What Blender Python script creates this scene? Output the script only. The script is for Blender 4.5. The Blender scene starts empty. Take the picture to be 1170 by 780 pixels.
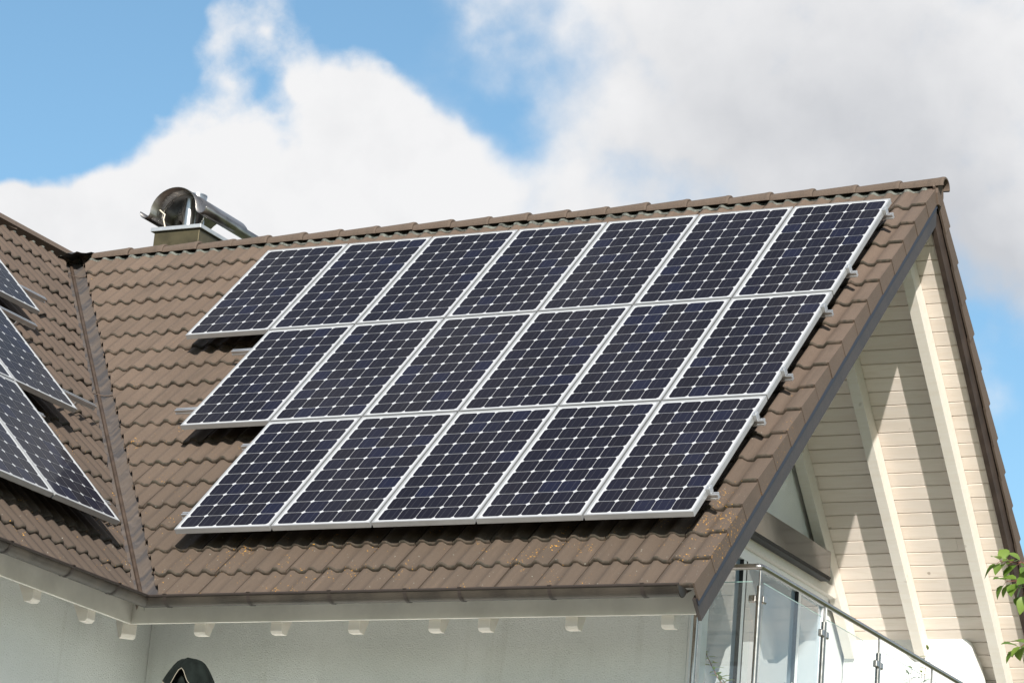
import bpy, bmesh, math, random
from mathutils import Vector, Matrix
random.seed(7)
R = math.radians
sc = bpy.context.scene
COL = sc.collection

# ------------------------------------------------------------------ geometry of the place
TH = R(45.143); S, C = math.sin(TH), math.cos(TH)
XV = 0.180            # gable verge
XW = -8.5938          # ridge of the side wing
L = 6.240             # slope length to the tile edge
NC = 18
G = .3392
S1 = L - (NC-1)*G      # lower edge of the top course
CREST = -0.03         # tile crest relative to the roof plane
TW = 0.304
VW = .317             # width of a verge tile
GROUND = -8.1
EY = -L * C           # plan position of the eave
EZ = -L * S

def frame(o, ex, ey, ez):
    m = Matrix.Identity(4)
    for i, v in enumerate((ex, ey, ez)):
        for r in range(3): m[r][i] = v[r]
    for r in range(3): m[r][3] = o[r]
    return m
F_MAIN = frame((0,0,0), (1,0,0), (0,C,S), (0,-S,C))
F_REAR = frame((0,0,0), (-1,0,0), (0,-C,S), (0,S,C))
F_WING = frame((XW,0,0), (0,1,0), (-C,0,S), (S,0,C))
F_WEST = frame((XW,0,0), (0,-1,0), (C,0,S), (-S,0,C))
IDN = Matrix.Identity(4)

# ------------------------------------------------------------------ mesh builder
class MB:
    def __init__(self):
        self.v = []; self.f = []; self.sm = []; self.fm = []; self.at = []; self.uv = {}
    def add(self, vs, fs, smooth=False, m=None, mat=0, at=0.0, uvs=None):
        b = len(self.v)
        for p in vs:
            p = Vector(p)
            self.v.append(m @ p if m is not None else p)
            self.at.append(at)
        for i, f in enumerate(fs):
            if uvs: self.uv[len(self.f)] = uvs[i]
            self.f.append([b+i_ for i_ in f]); self.sm.append(smooth); self.fm.append(mat)
    def box(self, x0, x1, y0, y1, z0, z1, m=None, mat=0, at=0.0):
        vs = [(x0,y0,z0),(x1,y0,z0),(x1,y1,z0),(x0,y1,z0),(x0,y0,z1),(x1,y0,z1),(x1,y1,z1),(x0,y1,z1)]
        fs = [(0,3,2,1),(4,5,6,7),(0,1,5,4),(1,2,6,5),(2,3,7,6),(3,0,4,7)]
        self.add(vs, fs, False, m, mat, at)
    def prism(self, poly, a, b, axis, m=None, mat=0):
        """polygon (pairs) extruded along axis from a to b"""
        n = len(poly)
        def P(p, t):
            if axis == 'x': return (t, p[0], p[1])
            if axis == 'y': return (p[0], t, p[1])
            return (p[0], p[1], t)
        vs = [P(p, a) for p in poly] + [P(p, b) for p in poly]
        fs = [tuple(range(n)), tuple(range(2*n-1, n-1, -1))]
        for i in range(n):
            j = (i+1) % n
            fs.append((i, n+i, n+j, j))
        self.add(vs, fs, False, m, mat)
    def tube(self, pts, r, n=12, m=None, caps=True, mat=0):
        pts = [Vector(p) for p in pts]
        if not isinstance(r, (list, tuple)): r = [r]*len(pts)
        vs = []; fs = []
        d0 = (pts[1]-pts[0]).normalized()
        a = Vector((0,0,1)) if abs(d0.z) < .9 else Vector((1,0,0))
        u = d0.cross(a).normalized()
        for i, p in enumerate(pts):
            if i == 0: d = d0
            elif i == len(pts)-1: d = (pts[i]-pts[i-1]).normalized()
            else: d = ((pts[i+1]-p).normalized() + (p-pts[i-1]).normalized()).normalized()
            u = (u - d*u.dot(d)).normalized(); w = d.cross(u)
            for k in range(n):
                t = 2*math.pi*k/n
                vs.append(p + (u*math.cos(t)+w*math.sin(t))*r[i])
        for i in range(len(pts)-1):
            for k in range(n):
                k2 = (k+1) % n
                fs.append((i*n+k, i*n+k2, (i+1)*n+k2, (i+1)*n+k))
        self.add(vs, fs, True, m, mat)
        if caps:
            self.add(vs[:n], [tuple(range(n-1,-1,-1))], False, m, mat)
            self.add(vs[-n:], [tuple(range(n))], False, m, mat)
    def sheet(self, rows, m=None, smooth=True, mat=0, at=0.0):
        n = len(rows[0]); vs = [p for r in rows for p in r]; fs = []
        for i in range(len(rows)-1):
            for k in range(n-1):
                fs.append((i*n+k, i*n+k+1, (i+1)*n+k+1, (i+1)*n+k))
        self.add(vs, fs, smooth, m, mat, at)
    def mesh(self, name, mats, attr=None):
        me = bpy.data.meshes.new(name)
        me.from_pydata([tuple(v) for v in self.v], [], self.f)
        me.polygons.foreach_set('use_smooth', self.sm)
        me.polygons.foreach_set('material_index', self.fm)
        if attr:
            a = me.attributes.new(attr, 'FLOAT', 'POINT'); a.data.foreach_set('value', self.at)
        if self.uv:
            ul = me.uv_layers.new(name='UVMap')
            for p in me.polygons:
                if p.index in self.uv:
                    for li, c in zip(p.loop_indices, self.uv[p.index]): ul.data[li].uv = c
        for m in (mats if isinstance(mats, (list, tuple)) else [mats]): me.materials.append(m)
        me.update()
        return me
    def build(self, name, mats, parent=None, attr=None, clip=None, bevel=0, inverse=False, label=None):
        """one mesh object; vertices are in the parent's space (world minus the house base when inverse)"""
        me = self.mesh(name, mats, attr)
        bm = None
        if clip:
            bm = bmesh.new(); bm.from_mesh(me)
            for co, no in clip:
                bmesh.ops.bisect_plane(bm, geom=bm.verts[:]+bm.edges[:]+bm.faces[:], dist=1e-5,
                                       plane_co=co, plane_no=no, clear_outer=True)
            bm.to_mesh(me); bm.free(); me.update()
        if inverse:
            me.transform(Matrix.Translation(-Vector(HB)))
        o = bpy.data.objects.new(name, me); COL.objects.link(o)
        if parent: o.parent = parent
        if bevel:
            b = o.modifiers.new('bevel', 'BEVEL'); b.width = bevel; b.segments = 2; b.limit_method = 'ANGLE'; b.angle_limit = R(40)
        if label: o['label'] = label
        return o

def tag(o, label, cat, group=None, kind=None):
    if label: o['label'] = label
    if cat: o['category'] = cat
    if group: o['group'] = group
    if kind: o['kind'] = kind
    return o
def thing(name, label, cat, m=None, group=None):
    o = bpy.data.objects.new(name, None); o.empty_display_size = .1; COL.objects.link(o)
    if m is not None: o.matrix_world = m
    return tag(o, label, cat, group)
def dup(o, parent=None):
    c = o.copy(); COL.objects.link(c)
    if parent: c.parent = parent
    return c
def copy_tree(o, parent=None):
    kids = [k for k in COL.objects if k.parent == o]
    c = dup(o, parent)
    for k in kids: copy_tree(k, c)
    return c

# ------------------------------------------------------------------ materials
def mat(name):
    m = bpy.data.materials.new(name); m.use_nodes = True
    nt = m.node_tree
    return m, nt, nt.nodes['Principled BSDF']
def nd(nt, typ, **kw):
    n = nt.nodes.new(typ)
    for k, v in kw.items():
        if k.startswith('i_'):
            key = k[2:]
            key = int(key) if key.isdigit() else key.replace('_', ' ')
            n.inputs[key].default_value = v
        else: setattr(n, k, v)
    return n
def lk(nt, a, b): nt.links.new(a, b)
def mth(nt, op, a, b=None, c=None, clamp=False):
    n = nt.nodes.new('ShaderNodeMath'); n.operation = op; n.use_clamp = clamp
    for i, v in enumerate((a, b, c)):
        if v is None: continue
        if isinstance(v, (int, float)): n.inputs[i].default_value = v
        else: nt.links.new(v, n.inputs[i])
    return n.outputs[0]
def sstep(nt, x, a, b):
    n = nt.nodes.new('ShaderNodeMapRange'); n.interpolation_type = 'SMOOTHSTEP'
    nt.links.new(x, n.inputs[0]); n.inputs[1].default_value = a; n.inputs[2].default_value = b
    return n.outputs[0]
def mix(nt, f, a, b, blend='MIX'):
    n = nt.nodes.new('ShaderNodeMix'); n.data_type = 'RGBA'; n.blend_type = blend
    for i, v in ((0, f), (6, a), (7, b)):
        if isinstance(v, (int, float)): n.inputs[i].default_value = v
        elif isinstance(v, tuple): n.inputs[i].default_value = (*v, 1)
        else: nt.links.new(v, n.inputs[i])
    return n.outputs[2]
def noise(nt, vec, scale, detail=3, rough=.55, dist=0):
    n = nd(nt, 'ShaderNodeTexNoise', i_Scale=scale, i_Detail=detail, i_Roughness=rough, i_Distortion=dist)
    if vec is not None: lk(nt, vec, n.inputs['Vector'])
    return n.outputs[0]
def objco(nt, scale=None):
    t = nt.nodes.new('ShaderNodeTexCoord').outputs['Object']
    if scale:
        mp = nt.nodes.new('ShaderNodeMapping'); mp.inputs['Scale'].default_value = scale
        lk(nt, t, mp.inputs[0]); return mp.outputs[0]
    return t
def bump(nt, bs, h, strength, dist=.01):
    b = nd(nt, 'ShaderNodeBump', i_Strength=strength, i_Distance=dist)
    lk(nt, h, b.inputs['Height']); lk(nt, b.outputs[0], bs.inputs['Normal'])

def tile_material(name, tint, lichen_bias, axis=0):
    m, nt, b = mat(name)
    co = nt.nodes.new('ShaderNodeNewGeometry').outputs['Position']
    at = nd(nt, 'ShaderNodeAttribute', attribute_name='tile_rand').outputs['Fac']
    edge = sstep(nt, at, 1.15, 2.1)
    at = mth(nt, 'FLOORED_MODULO', at, 2.0)
    big = noise(nt, co, .9, 4)
    mid = noise(nt, co, 9, 4, .6)
    fine = noise(nt, co, 160, 3, .7)
    base = mix(nt, at, tuple(c*.86 for c in tint), tuple(c*1.16 for c in tint))
    base = mix(nt, sstep(nt, big, .35, .7), base, tuple(c*.82 for c in tint))
    base = mix(nt, mth(nt, 'MULTIPLY', sstep(nt, mid, .5, .75), .35), base, (tint[0]*.62, tint[1]*.64, tint[2]*.66))
    base = mix(nt, mth(nt, 'MULTIPLY', sstep(nt, fine, .42, .7), .4), base, tuple(c*1.5 for c in tint))
    base = mix(nt, mth(nt, 'MULTIPLY', sstep(nt, fine, .52, .3), .35), base, tuple(c*.5 for c in tint))
    # height on the roof: lichen and grime gather toward the eaves
    sep = nt.nodes.new('ShaderNodeSeparateXYZ'); lk(nt, co, sep.inputs[0])
    low = sstep(nt, sep.outputs[2], -1.2, -4.3)
    base = mix(nt, mth(nt, 'MULTIPLY', low, .65), base, (tint[0]*.60, tint[1]*.62, tint[2]*.60))
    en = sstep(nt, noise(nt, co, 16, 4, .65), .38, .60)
    moss_shade = mix(nt, noise(nt, co, 9, 2), (.018, .014, .011), (.030, .028, .015))
    base = mix(nt, mth(nt, 'MULTIPLY', edge, mth(nt, 'ADD', mth(nt, 'MULTIPLY', en, .65), .25)), base, moss_shade)  # edge moss and grime, darkened further to paint in the course shadows
    # dirt streaks running down the slope
    mp = nt.nodes.new('ShaderNodeMapping'); mp.inputs['Scale'].default_value = (13, 1.3, 1.3) if axis == 0 else (1.3, 13, 1.3); lk(nt, co, mp.inputs[0])
    st = noise(nt, mp.outputs[0], 1.0, 4, .62)
    base = mix(nt, mth(nt, 'MULTIPLY', sstep(nt, st, .50, .72), .5), base, (tint[0]*.50, tint[1]*.52, tint[2]*.52))
    base = mix(nt, mth(nt, 'MULTIPLY', sstep(nt, st, .44, .28), .30), base, tuple(c*1.22 for c in tint))
    # a few tiles from another batch
    odd = sstep(nt, at, .90, .93)
    base = mix(nt, mth(nt, 'MULTIPLY', odd, .35), base, (tint[0]*.60, tint[1]*.62, tint[2]*.64))
    # moss in the laps
    n1 = noise(nt, co, 56, 2.5, .55)
    patch = noise(nt, co, 3.4, 3, .6)
    thr = mth(nt, 'SUBTRACT', .80 - lichen_bias, mth(nt, 'ADD', mth(nt, 'MULTIPLY', low, .13), mth(nt, 'MULTIPLY', mth(nt, 'SUBTRACT', patch, .55), .62)))
    lm = mth(nt, 'MULTIPLY', mth(nt, 'SUBTRACT', n1, thr), 22, clamp=True)
    lcol = mix(nt, noise(nt, co, 40, 1), (.46, .19, .015), (.36, .22, .05))
    base = mix(nt, lm, base, lcol)
    n2 = noise(nt, co, 33, 2, .5)
    n2s = nt.nodes.new('ShaderNodeVectorMath'); n2s.operation = 'ADD'; n2s.inputs[1].default_value = (7.3, 1.7, 4.1); lk(nt, co, n2s.inputs[0])
    n2 = noise(nt, n2s.outputs[0], 50, 2, .5)
    pm = mth(nt, 'MULTIPLY', mth(nt, 'SUBTRACT', n2, mth(nt, 'SUBTRACT', .775, mth(nt, 'MULTIPLY', low, .05))), 22, clamp=True)
    base = mix(nt, pm, base, (.27, .27, .23))
    lk(nt, base, b.inputs['Base Color'])
    b.inputs['Roughness'].default_value = .85
    bump(nt, b, mth(nt, 'ADD', fine, mth(nt, 'MULTIPLY', mid, 1.5)), .35, .006)
    return m
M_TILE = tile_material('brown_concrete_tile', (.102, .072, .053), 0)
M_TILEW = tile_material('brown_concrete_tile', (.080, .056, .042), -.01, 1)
M_VERGE = tile_material('brown_verge_tile', (.110, .078, .059), .02)
M_RIDGE = tile_material('brown_ridge_tile', (.100, .072, .054), .0)

def simple(name, col, rough=.6, metal=0.0, nscale=None, namt=.2, bmp=0, bscale=None, stretch=None, spec=None):
    m, nt, b = mat(name)
    b.inputs['Roughness'].default_value = rough; b.inputs['Metallic'].default_value = metal
    if spec is not None: b.inputs['Specular IOR Level'].default_value = spec
    if nscale:
        co = objco(nt, stretch)
        n = noise(nt, co, nscale, 5, .6)
        c = mix(nt, sstep(nt, n, .3, .7), tuple(x*(1-namt) for x in col), tuple(min(1, x*(1+namt)) for x in col))
        lk(nt, c, b.inputs['Base Color'])
        if bmp: bump(nt, b, noise(nt, objco(nt, stretch), bscale or nscale*6, 4, .65), bmp, .01)
        r = mth(nt, 'ADD', mth(nt, 'MULTIPLY', n, .15), rough-.07)
        lk(nt, r, b.inputs['Roughness'])
    else:
        b.inputs['Base Color'].default_value = (*col, 1)
    return m
M_FRAME = simple('anodised_frame', (.46, .47, .48), .42, .6, 3, .06)
M_RAIL = simple('mill_aluminium', (.62, .63, .64), .35, .85, 4, .1)
M_DECK = simple('dark_underlay', (.02, .018, .016), .9)
M_MORTAR = simple('grey_ridge_roll', (.085, .09, .08), .9, 0, 22, .75, .6, 60)
M_LEAD = simple('weathered_lead', (.055, .056, .058), .6, .2, 6, .4)
M_FASCIA = simple('painted_fascia', (.70, .68, .62), .6, 0, 2.5, .10, .1, 30)
def render_mat():
    m, nt, b = mat('rough_render')
    co = objco(nt)
    n = noise(nt, co, 1.1, 5, .6); g = noise(nt, co, 85, 3, .7)
    c = mix(nt, sstep(nt, n, .3, .7), (.66, .69, .67), (.75, .775, .76))
    mp = nt.nodes.new('ShaderNodeMapping'); mp.inputs['Scale'].default_value = (5, 5, .35); lk(nt, co, mp.inputs[0])
    c = mix(nt, mth(nt, 'MULTIPLY', sstep(nt, noise(nt, mp.outputs[0], 1.3, 4, .6), .52, .75), .30), c, (.45, .46, .41))
    c = mix(nt, mth(nt, 'MULTIPLY', sstep(nt, g, .56, .72), .45), c, (.30, .31, .28))
    lk(nt, c, b.inputs['Base Color']); b.inputs['Roughness'].default_value = .93
    bump(nt, b, g, .8, .012)
    return m
M_STUCCO = render_mat()
M_GABLE = simple('white_render', (.80, .81, .80), .92, 0, 2, .04, .6, 70)
M_BARGE = simple('brown_barge_board', (.034, .027, .024), .5, 0, 5, .25, .2, 40)
M_BARGE2 = simple('brown_stained_board', (.045, .032, .026), .7, 0, 5, .3, .2, 40, spec=.25)
M_CONC = simple('grey_concrete', (.42, .42, .40), .85, 0, 4, .12, .4, 60)
M_NAVY = simple('navy_flashing', (.018, .021, .034), .45, .3)
M_STEEL = simple('brushed_steel', (.40, .375, .35), .2, 1.0, 20, .08)
M_BOXM = simple('grey_blind_box', (.24, .238, .23), .13, .8, 2, .04)
M_PVC = simple('white_window_frame', (.78, .79, .80), .35)
M_DARKGAP = simple('dark_seal', (.015, .015, .016), .6)
M_INT = simple('dim_room', (.10, .10, .11), .9)
M_CHBOX = simple('olive_brown_sheet', (.085, .070, .038), .35, .55, 5, .25)
M_CAP = simple('galvanised_cap', (.55, .56, .57), .4, .7, 9, .12)
M_HOOD = simple('rain_hood_sheet', (.29, .27, .255), .28, 1.0, 6, .2)
M_FLUE = simple('bright_flue', (.44, .44, .44), .28, 1.0)
M_WIRE = simple('pale_bracket', (.55, .50, .42), .6, .2)
M_CLOTH = simple('dark_green_cloth', (.0078, .0105, .0095), .95, 0, 14, .3, spec=.08)
M_PIPING = simple('pale_piping', (.20, .18, .14), .8)
M_POLE = simple('wood_pole', (.22, .13, .07), .6)
M_BARK = simple('bark', (.10, .072, .05), .9, 0, 12, .4, .6, 40)
M_TWIG = simple('reddish_twig', (.16, .06, .04), .7)
M_POT = simple('terracotta', (.35, .14, .07), .85, 0, 8, .15)

def wood(name, col, knots):
    m, nt, b = mat(name)
    at = nd(nt, 'ShaderNodeAttribute', attribute_name='tile_rand').outputs['Fac']
    co = nt.nodes.new('ShaderNodeTexCoord').outputs['Object']
    mp = nt.nodes.new('ShaderNodeMapping'); mp.inputs['Scale'].default_value = (1.6, 16, 16); lk(nt, co, mp.inputs[0])
    off = nt.nodes.new('ShaderNodeVectorMath'); off.operation = 'ADD'; lk(nt, mp.outputs[0], off.inputs[0])
    cmb = nt.nodes.new('ShaderNodeCombineXYZ'); lk(nt, mth(nt, 'MULTIPLY', at, 37), cmb.inputs[0]); lk(nt, cmb.outputs[0], off.inputs[1])
    g = noise(nt, off.outputs[0], 1.6, 5, .65, .6)
    base = mix(nt, at, tuple(c*.93 for c in col), tuple(min(1, c*1.06) for c in col))
    base = mix(nt, mth(nt, 'MULTIPLY', sstep(nt, g, .35, .75), .4), base, (col[0]*.83, col[1]*.78, col[2]*.70))
    k = noise(nt, co, 7.5, 1)
    km = sstep(nt, k, .765, .80)
    base = mix(nt, mth(nt, 'MULTIPLY', km, knots), base, (.20, .15, .10))
    lk(nt, base, b.inputs['Base Color']); b.inputs['Roughness'].default_value = .62
    bump(nt, b, g, .12, .004)
    return m
M_BOARD = wood('limewashed_boards', (.775, .695, .630), .6)
M_BEAM = wood('limewashed_beams', (.80, .755, .695), .3)

def valley_mat():
    m, nt, b = mat('patinated_valley_sheet')
    co = nt.nodes.new('ShaderNodeNewGeometry').outputs['Position']
    at = nd(nt, 'ShaderNodeAttribute', attribute_name='tile_rand').outputs['Fac']
    sp = nt.nodes.new('ShaderNodeSeparateXYZ'); lk(nt, co, sp.inputs[0])
    run = mth(nt, 'ADD', mth(nt, 'MULTIPLY', sp.outputs[0], mth(nt, 'SUBTRACT', 1.0, at)), mth(nt, 'MULTIPLY', sp.outputs[1], at))
    cb = nt.nodes.new('ShaderNodeCombineXYZ'); lk(nt, mth(nt, 'MULTIPLY', run, 7.5), cb.inputs[0]); lk(nt, mth(nt, 'MULTIPLY', sp.outputs[2], .5), cb.inputs[1])
    n = noise(nt, cb.outputs[0], 1.6, 4, .6)
    n2 = noise(nt, co, 8, 4)
    c = mix(nt, sstep(nt, n, .40, .60), (.088, .070, .058), (.046, .042, .043))
    c = mix(nt, mth(nt, 'MULTIPLY', sstep(nt, n2, .50, .75), .45), c, (.14, .115, .10))
    lk(nt, c, b.inputs['Base Color']); b.inputs['Roughness'].default_value = .68; b.inputs['Metallic'].default_value = .1
    w = nd(nt, 'ShaderNodeMath', operation='SINE'); lk(nt, mth(nt, 'MULTIPLY', run, 62), w.inputs[0])
    bump(nt, b, mth(nt, 'POWER', mth(nt, 'ABSOLUTE', w.outputs[0]), 6), .16, .010)
    return m
M_VALLEY = valley_mat()
M_VRIB = simple('brown_valley_rib', (.075, .052, .038), .5, .3, 7, .3)
M_STRAP = simple('rusty_strap', (.030, .022, .018), .6, .3)
M_GUTTER = simple('weathered_gutter', (.046, .038, .030), .42, .5, 3.5, .45)

def cell_mat():
    m, nt, b = mat('silicon_cells')
    at = nd(nt, 'ShaderNodeAttribute', attribute_name='tile_rand').outputs['Fac']
    oi = nt.nodes.new('ShaderNodeObjectInfo').outputs['Random']
    cmb = nt.nodes.new('ShaderNodeCombineXYZ'); lk(nt, mth(nt, 'MULTIPLY', at, 91.7), cmb.inputs[0]); lk(nt, mth(nt, 'MULTIPLY', oi, 53.1), cmb.inputs[1])
    wn = nd(nt, 'ShaderNodeTexWhiteNoise', noise_dimensions='3D'); lk(nt, cmb.outputs[0], wn.inputs['Vector'])
    w = wn.outputs['Value']
    c = mix(nt, w, (.0058, .0050, .0088), (.0062, .0060, .0130))
    c = mix(nt, mth(nt, 'MULTIPLY', sstep(nt, w, .78, .98), .65), c, (.0064, .0080, .0240))
    uv = nt.nodes.new('ShaderNodeTexCoord').outputs['UV']
    sp = nt.nodes.new('ShaderNodeSeparateXYZ'); lk(nt, uv, sp.inputs[0])
    a = mth(nt, 'ABSOLUTE', mth(nt, 'SUBTRACT', mth(nt, 'ABSOLUTE', mth(nt, 'SUBTRACT', sp.outputs[0], .5)), .2))
    line = mth(nt, 'LESS_THAN', a, .008)
    c = mix(nt, mth(nt, 'MULTIPLY', line, .4), c, (.12, .125, .14))
    lk(nt, c, b.inputs['Base Color'])
    b.inputs['Roughness'].default_value = .35
    b.inputs['Specular IOR Level'].default_value = .05
    b.inputs['Coat Weight'].default_value = .32
    b.inputs['Coat Roughness'].default_value = .06
    b.inputs['Coat IOR'].default_value = 1.25
    return m
M_CELL = cell_mat()
def sheet_mat():
    m, nt, b = mat('white_backsheet')
    b.inputs['Base Color'].default_value = (.42, .43, .45, 1); b.inputs['Roughness'].default_value = .3
    b.inputs['Coat Weight'].default_value = .35; b.inputs['Coat Roughness'].default_value = .06; b.inputs['Coat IOR'].default_value = 1.25
    return m
M_SHEET = sheet_mat()
M_UNDER = simple('panel_underside', (.30, .30, .30), .6)

def glass_mat(name, tint, haze):
    m = bpy.data.materials.new(name); m.use_nodes = True; nt = m.node_tree
    for n in list(nt.nodes): nt.nodes.remove(n)
    out = nt.nodes.new('ShaderNodeOutputMaterial')
    tr = nt.nodes.new('ShaderNodeBsdfTransparent'); tr.inputs[0].default_value = (*tint, 1)
    gl = nt.nodes.new('ShaderNodeBsdfGlossy'); gl.inputs['Roughness'].default_value = 0.0
    lw = nt.nodes.new('ShaderNodeLayerWeight')
    fr = mth(nt, 'ADD', mth(nt, 'MULTIPLY', mth(nt, 'POWER', lw.outputs['Facing'], 5), .9), .04)
    m1 = nt.nodes.new('ShaderNodeMixShader'); lk(nt, fr, m1.inputs[0]); lk(nt, tr.outputs[0], m1.inputs[1]); lk(nt, gl.outputs[0], m1.inputs[2])
    if haze:
        df = nt.nodes.new('ShaderNodeBsdfDiffuse'); df.inputs[0].default_value = (.75, .83, .86, 1)
        m2 = nt.nodes.new('ShaderNodeMixShader'); m2.inputs[0].default_value = haze
        lk(nt, m1.outputs[0], m2.inputs[1]); lk(nt, df.outputs[0], m2.inputs[2]); lk(nt, m2.outputs[0], out.inputs[0])
    else: lk(nt, m1.outputs[0], out.inputs[0])
    return m
M_GLASS = glass_mat('balcony_glass', (.965, .985, .98), .012)
M_EDGE = simple('green_glass_edge', (.30, .52, .47), .2)
def winglass():
    m, nt, b = mat('window_glass')
    b.inputs['Base Color'].default_value = (.24, .31, .37, 1); b.inputs['Roughness'].default_value = .0
    b.inputs['Metallic'].default_value = 0; b.inputs['IOR'].default_value = 3.3
    return m
M_WIN = winglass()

def leaf_mat(name, a, b_):
    m, nt, b = mat(name)
    oi = nd(nt, 'ShaderNodeAttribute', attribute_name='tile_rand').outputs['Fac']
    c = mix(nt, oi, a, b_)
    lk(nt, c, b.inputs['Base Color']); b.inputs['Roughness'].default_value = .42
    tl = nt.nodes.new('ShaderNodeBsdfTranslucent'); lk(nt, mix(nt, .5, c, (.30, .42, .04)), tl.inputs[0])
    ms = nt.nodes.new('ShaderNodeMixShader'); ms.inputs[0].default_value = .35
    out = nt.nodes['Material Output']
    lk(nt, b.outputs[0], ms.inputs[1]); lk(nt, tl.outputs[0], ms.inputs[2]); lk(nt, ms.outputs[0], out.inputs[0])
    return m
M_LEAF = leaf_mat('fruit_tree_leaf', (.075, .15, .022), (.17, .25, .05))
M_SHOOT = leaf_mat('young_shoot_leaf', (.16, .25, .05), (.26, .33, .08))
def ground_mat():
    m, nt, b = mat('lawn')
    co = nt.nodes.new('ShaderNodeNewGeometry').outputs['Position']
    c = mix(nt, sstep(nt, noise(nt, co, .35, 5), .35, .65), (.075, .095, .040), (.14, .14, .075))
    c = mix(nt, mth(nt, 'MULTIPLY', noise(nt, co, 30, 3), .5), c, (.04, .06, .015))
    lk(nt, c, b.inputs['Base Color']); b.inputs['Roughness'].default_value = .9
    return m
M_LAWN = ground_mat()
def paving_mat():
    m, nt, b = mat('pale_paving')
    co = nt.nodes.new('ShaderNodeNewGeometry').outputs['Position']
    br = nd(nt, 'ShaderNodeTexBrick', i_Scale=1.0); lk(nt, co, br.inputs['Vector'])
    br.inputs['Color1'].default_value = (.56, .55, .53, 1); br.inputs['Color2'].default_value = (.48, .47, .455, 1); br.inputs['Mortar'].default_value = (.2, .19, .18, 1)
    lk(nt, br.outputs[0], b.inputs['Base Color']); b.inputs['Roughness'].default_value = .85
    return m
M_PAVE = paving_mat()

# ------------------------------------------------------------------ ground
def gz(x, y):
    t = min(1, max(0, (-y-7)/14.0)); t = t*t*(3-2*t)
    d = math.hypot(x, y)
    return GROUND - 2.15*t - .3*min(1, max(0, (d-40)/200))
mb = MB()
xs = [-3000,-1200,-500,-200,-100,-60,-40,-30,-24,-18,-12,-8,-4,0,4,8,12,18,24,30,40,60,100,200,500,1200,3000]
ys = [-3000,-1200,-500,-200,-100,-60,-40,-30,-26,-23,-21,-19,-17,-15,-13,-11,-9,-7,-4,0,4,8,12,20,30,60,100,200,500,1200,3000]
mb.sheet([[(x, y, gz(x, y)) for x in xs] for y in ys])
tag(mb.build('ground', M_LAWN), 'grass lawn rising gently to the house', 'ground', kind='structure')
mb = MB(); mb.box(-4.92, 6.5, -13.5, -3.3, GROUND-2.6, GROUND+.06)  # out of view; widened and kept pale to bounce light under the eaves
tag(mb.build('terrace', M_PAVE), 'unseen paved terrace, made wide and pale to bounce light under the eaves', 'terrace', kind='structure')

# ------------------------------------------------------------------ the house
HB = (-4.2, 0.0, GROUND)
house = thing('house', 'white rendered house with brown tiled roofs meeting in a valley', 'house', Matrix.Translation(HB))
def hb(mb_, name, mats, parent=None, **kw):
    return mb_.build(name, mats, parent or house, inverse=True, **kw)

# --- tiles
def bumpf(d, w):
    d = abs(d)/w
    return 0.0 if d >= 1 else (math.cos(d*math.pi)+1)/2
def prof(t):
    """tile cross-section, two rolls per tile, t in tile units"""
    t %= 1.0
    h = .030
    z = max(bumpf(t-.20, .185), bumpf(t-1.20, .185), bumpf(t-.70, .185))
    z = min(1.0, z*1.22)
    return -h + h*z
PX = [.015,.05,.10,.15,.20,.25,.30,.36,.44,.50,.56,.60,.65,.70,.75,.80,.86,.93,.985]
def one_tile(mb_, x0, s_low, frame_, w=TW, pts=PX, dz=0.0, rot=0.0, at=.5, length=None, pf=prof, xs=None):
    ln = length or (G+.06)
    rows = []
    xs_ = [x0+p*w for p in pts]
    zs = [pf(p)+CREST+dz for p in pts]
    tl = -.027/G           # tilt: each tile rests on the one below
    def row(s, extra):
        return [(x + rot*(s_low-s), -s, z + (s_low-s)*tl + extra) for x, z in zip(xs_, zs)]
    rows = [row(s_low-.002, -.036), row(s_low+.003, -.014), row(s_low-.001, -.004), row(s_low-.007, -.0005), row(s_low-.022, 0), row(s_low-ln, 0)]
    n0 = len(mb_.at)
    mb_.sheet(rows, frame_, True, 0, at)
    for i in range(n0, n0+4*len(xs_)): mb_.at[i] = at+2      # weathered lower edge, with course shade painted in
    # closed sides
    for k in (0, -1):
        a = [r[k] for r in rows]; lo = (a[-1][0], a[-1][1], a[-1][2]-.02)
        mb_.add([a[0], a[2], a[3], a[5], lo], [(0,1,2,3,4)], False, frame_, 0, at)
def tile_field(x_right, x_left, smax, frame_, seed):
    rnd = random.Random(seed); m_ = MB()
    n = int(math.ceil((x_right-x_left)/TW))
    rowc = [rnd.uniform(-.15, .15) for _ in range(NC)]
    for c in range(NC):
        s = smax - c*G
        ln = G+.06 if c < NC-1 else s-.03
        for k in range(n):
            one_tile(m_, x_right-(k+1)*TW + rnd.gauss(0, .0012), s + rnd.gauss(0, .004), frame_, dz=rnd.gauss(0, .0026),
                     rot=rnd.gauss(0, .005), at=min(.999, max(0, .5+rowc[c]*.4+rnd.gauss(0, .24))), length=ln)
    return m_
VN = Vector((1, 1, 0)).normalized()        # plan normal of the valley: positive on the main-roof side
VCO = Vector((XW, 0, 0))
WEAVE = -9.6                               # far end of the wing, beyond the frame
mf = tile_field(XV-VW, XW-.6, L, F_MAIN, 1)
roof = hb(mf, 'main_roof', M_TILE, attr='tile_rand', clip=[(VCO+Vector((.150, 0, 0)), -VN)])
wf = tile_field(.15, WEAVE, L, F_WING, 2)
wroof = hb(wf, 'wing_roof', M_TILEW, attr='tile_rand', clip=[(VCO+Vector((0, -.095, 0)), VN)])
rf = tile_field(-XW+.3, -XV+VW, L, F_REAR, 3)
rroof = hb(rf, 'rear_roof', M_TILE, attr='tile_rand')
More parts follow.
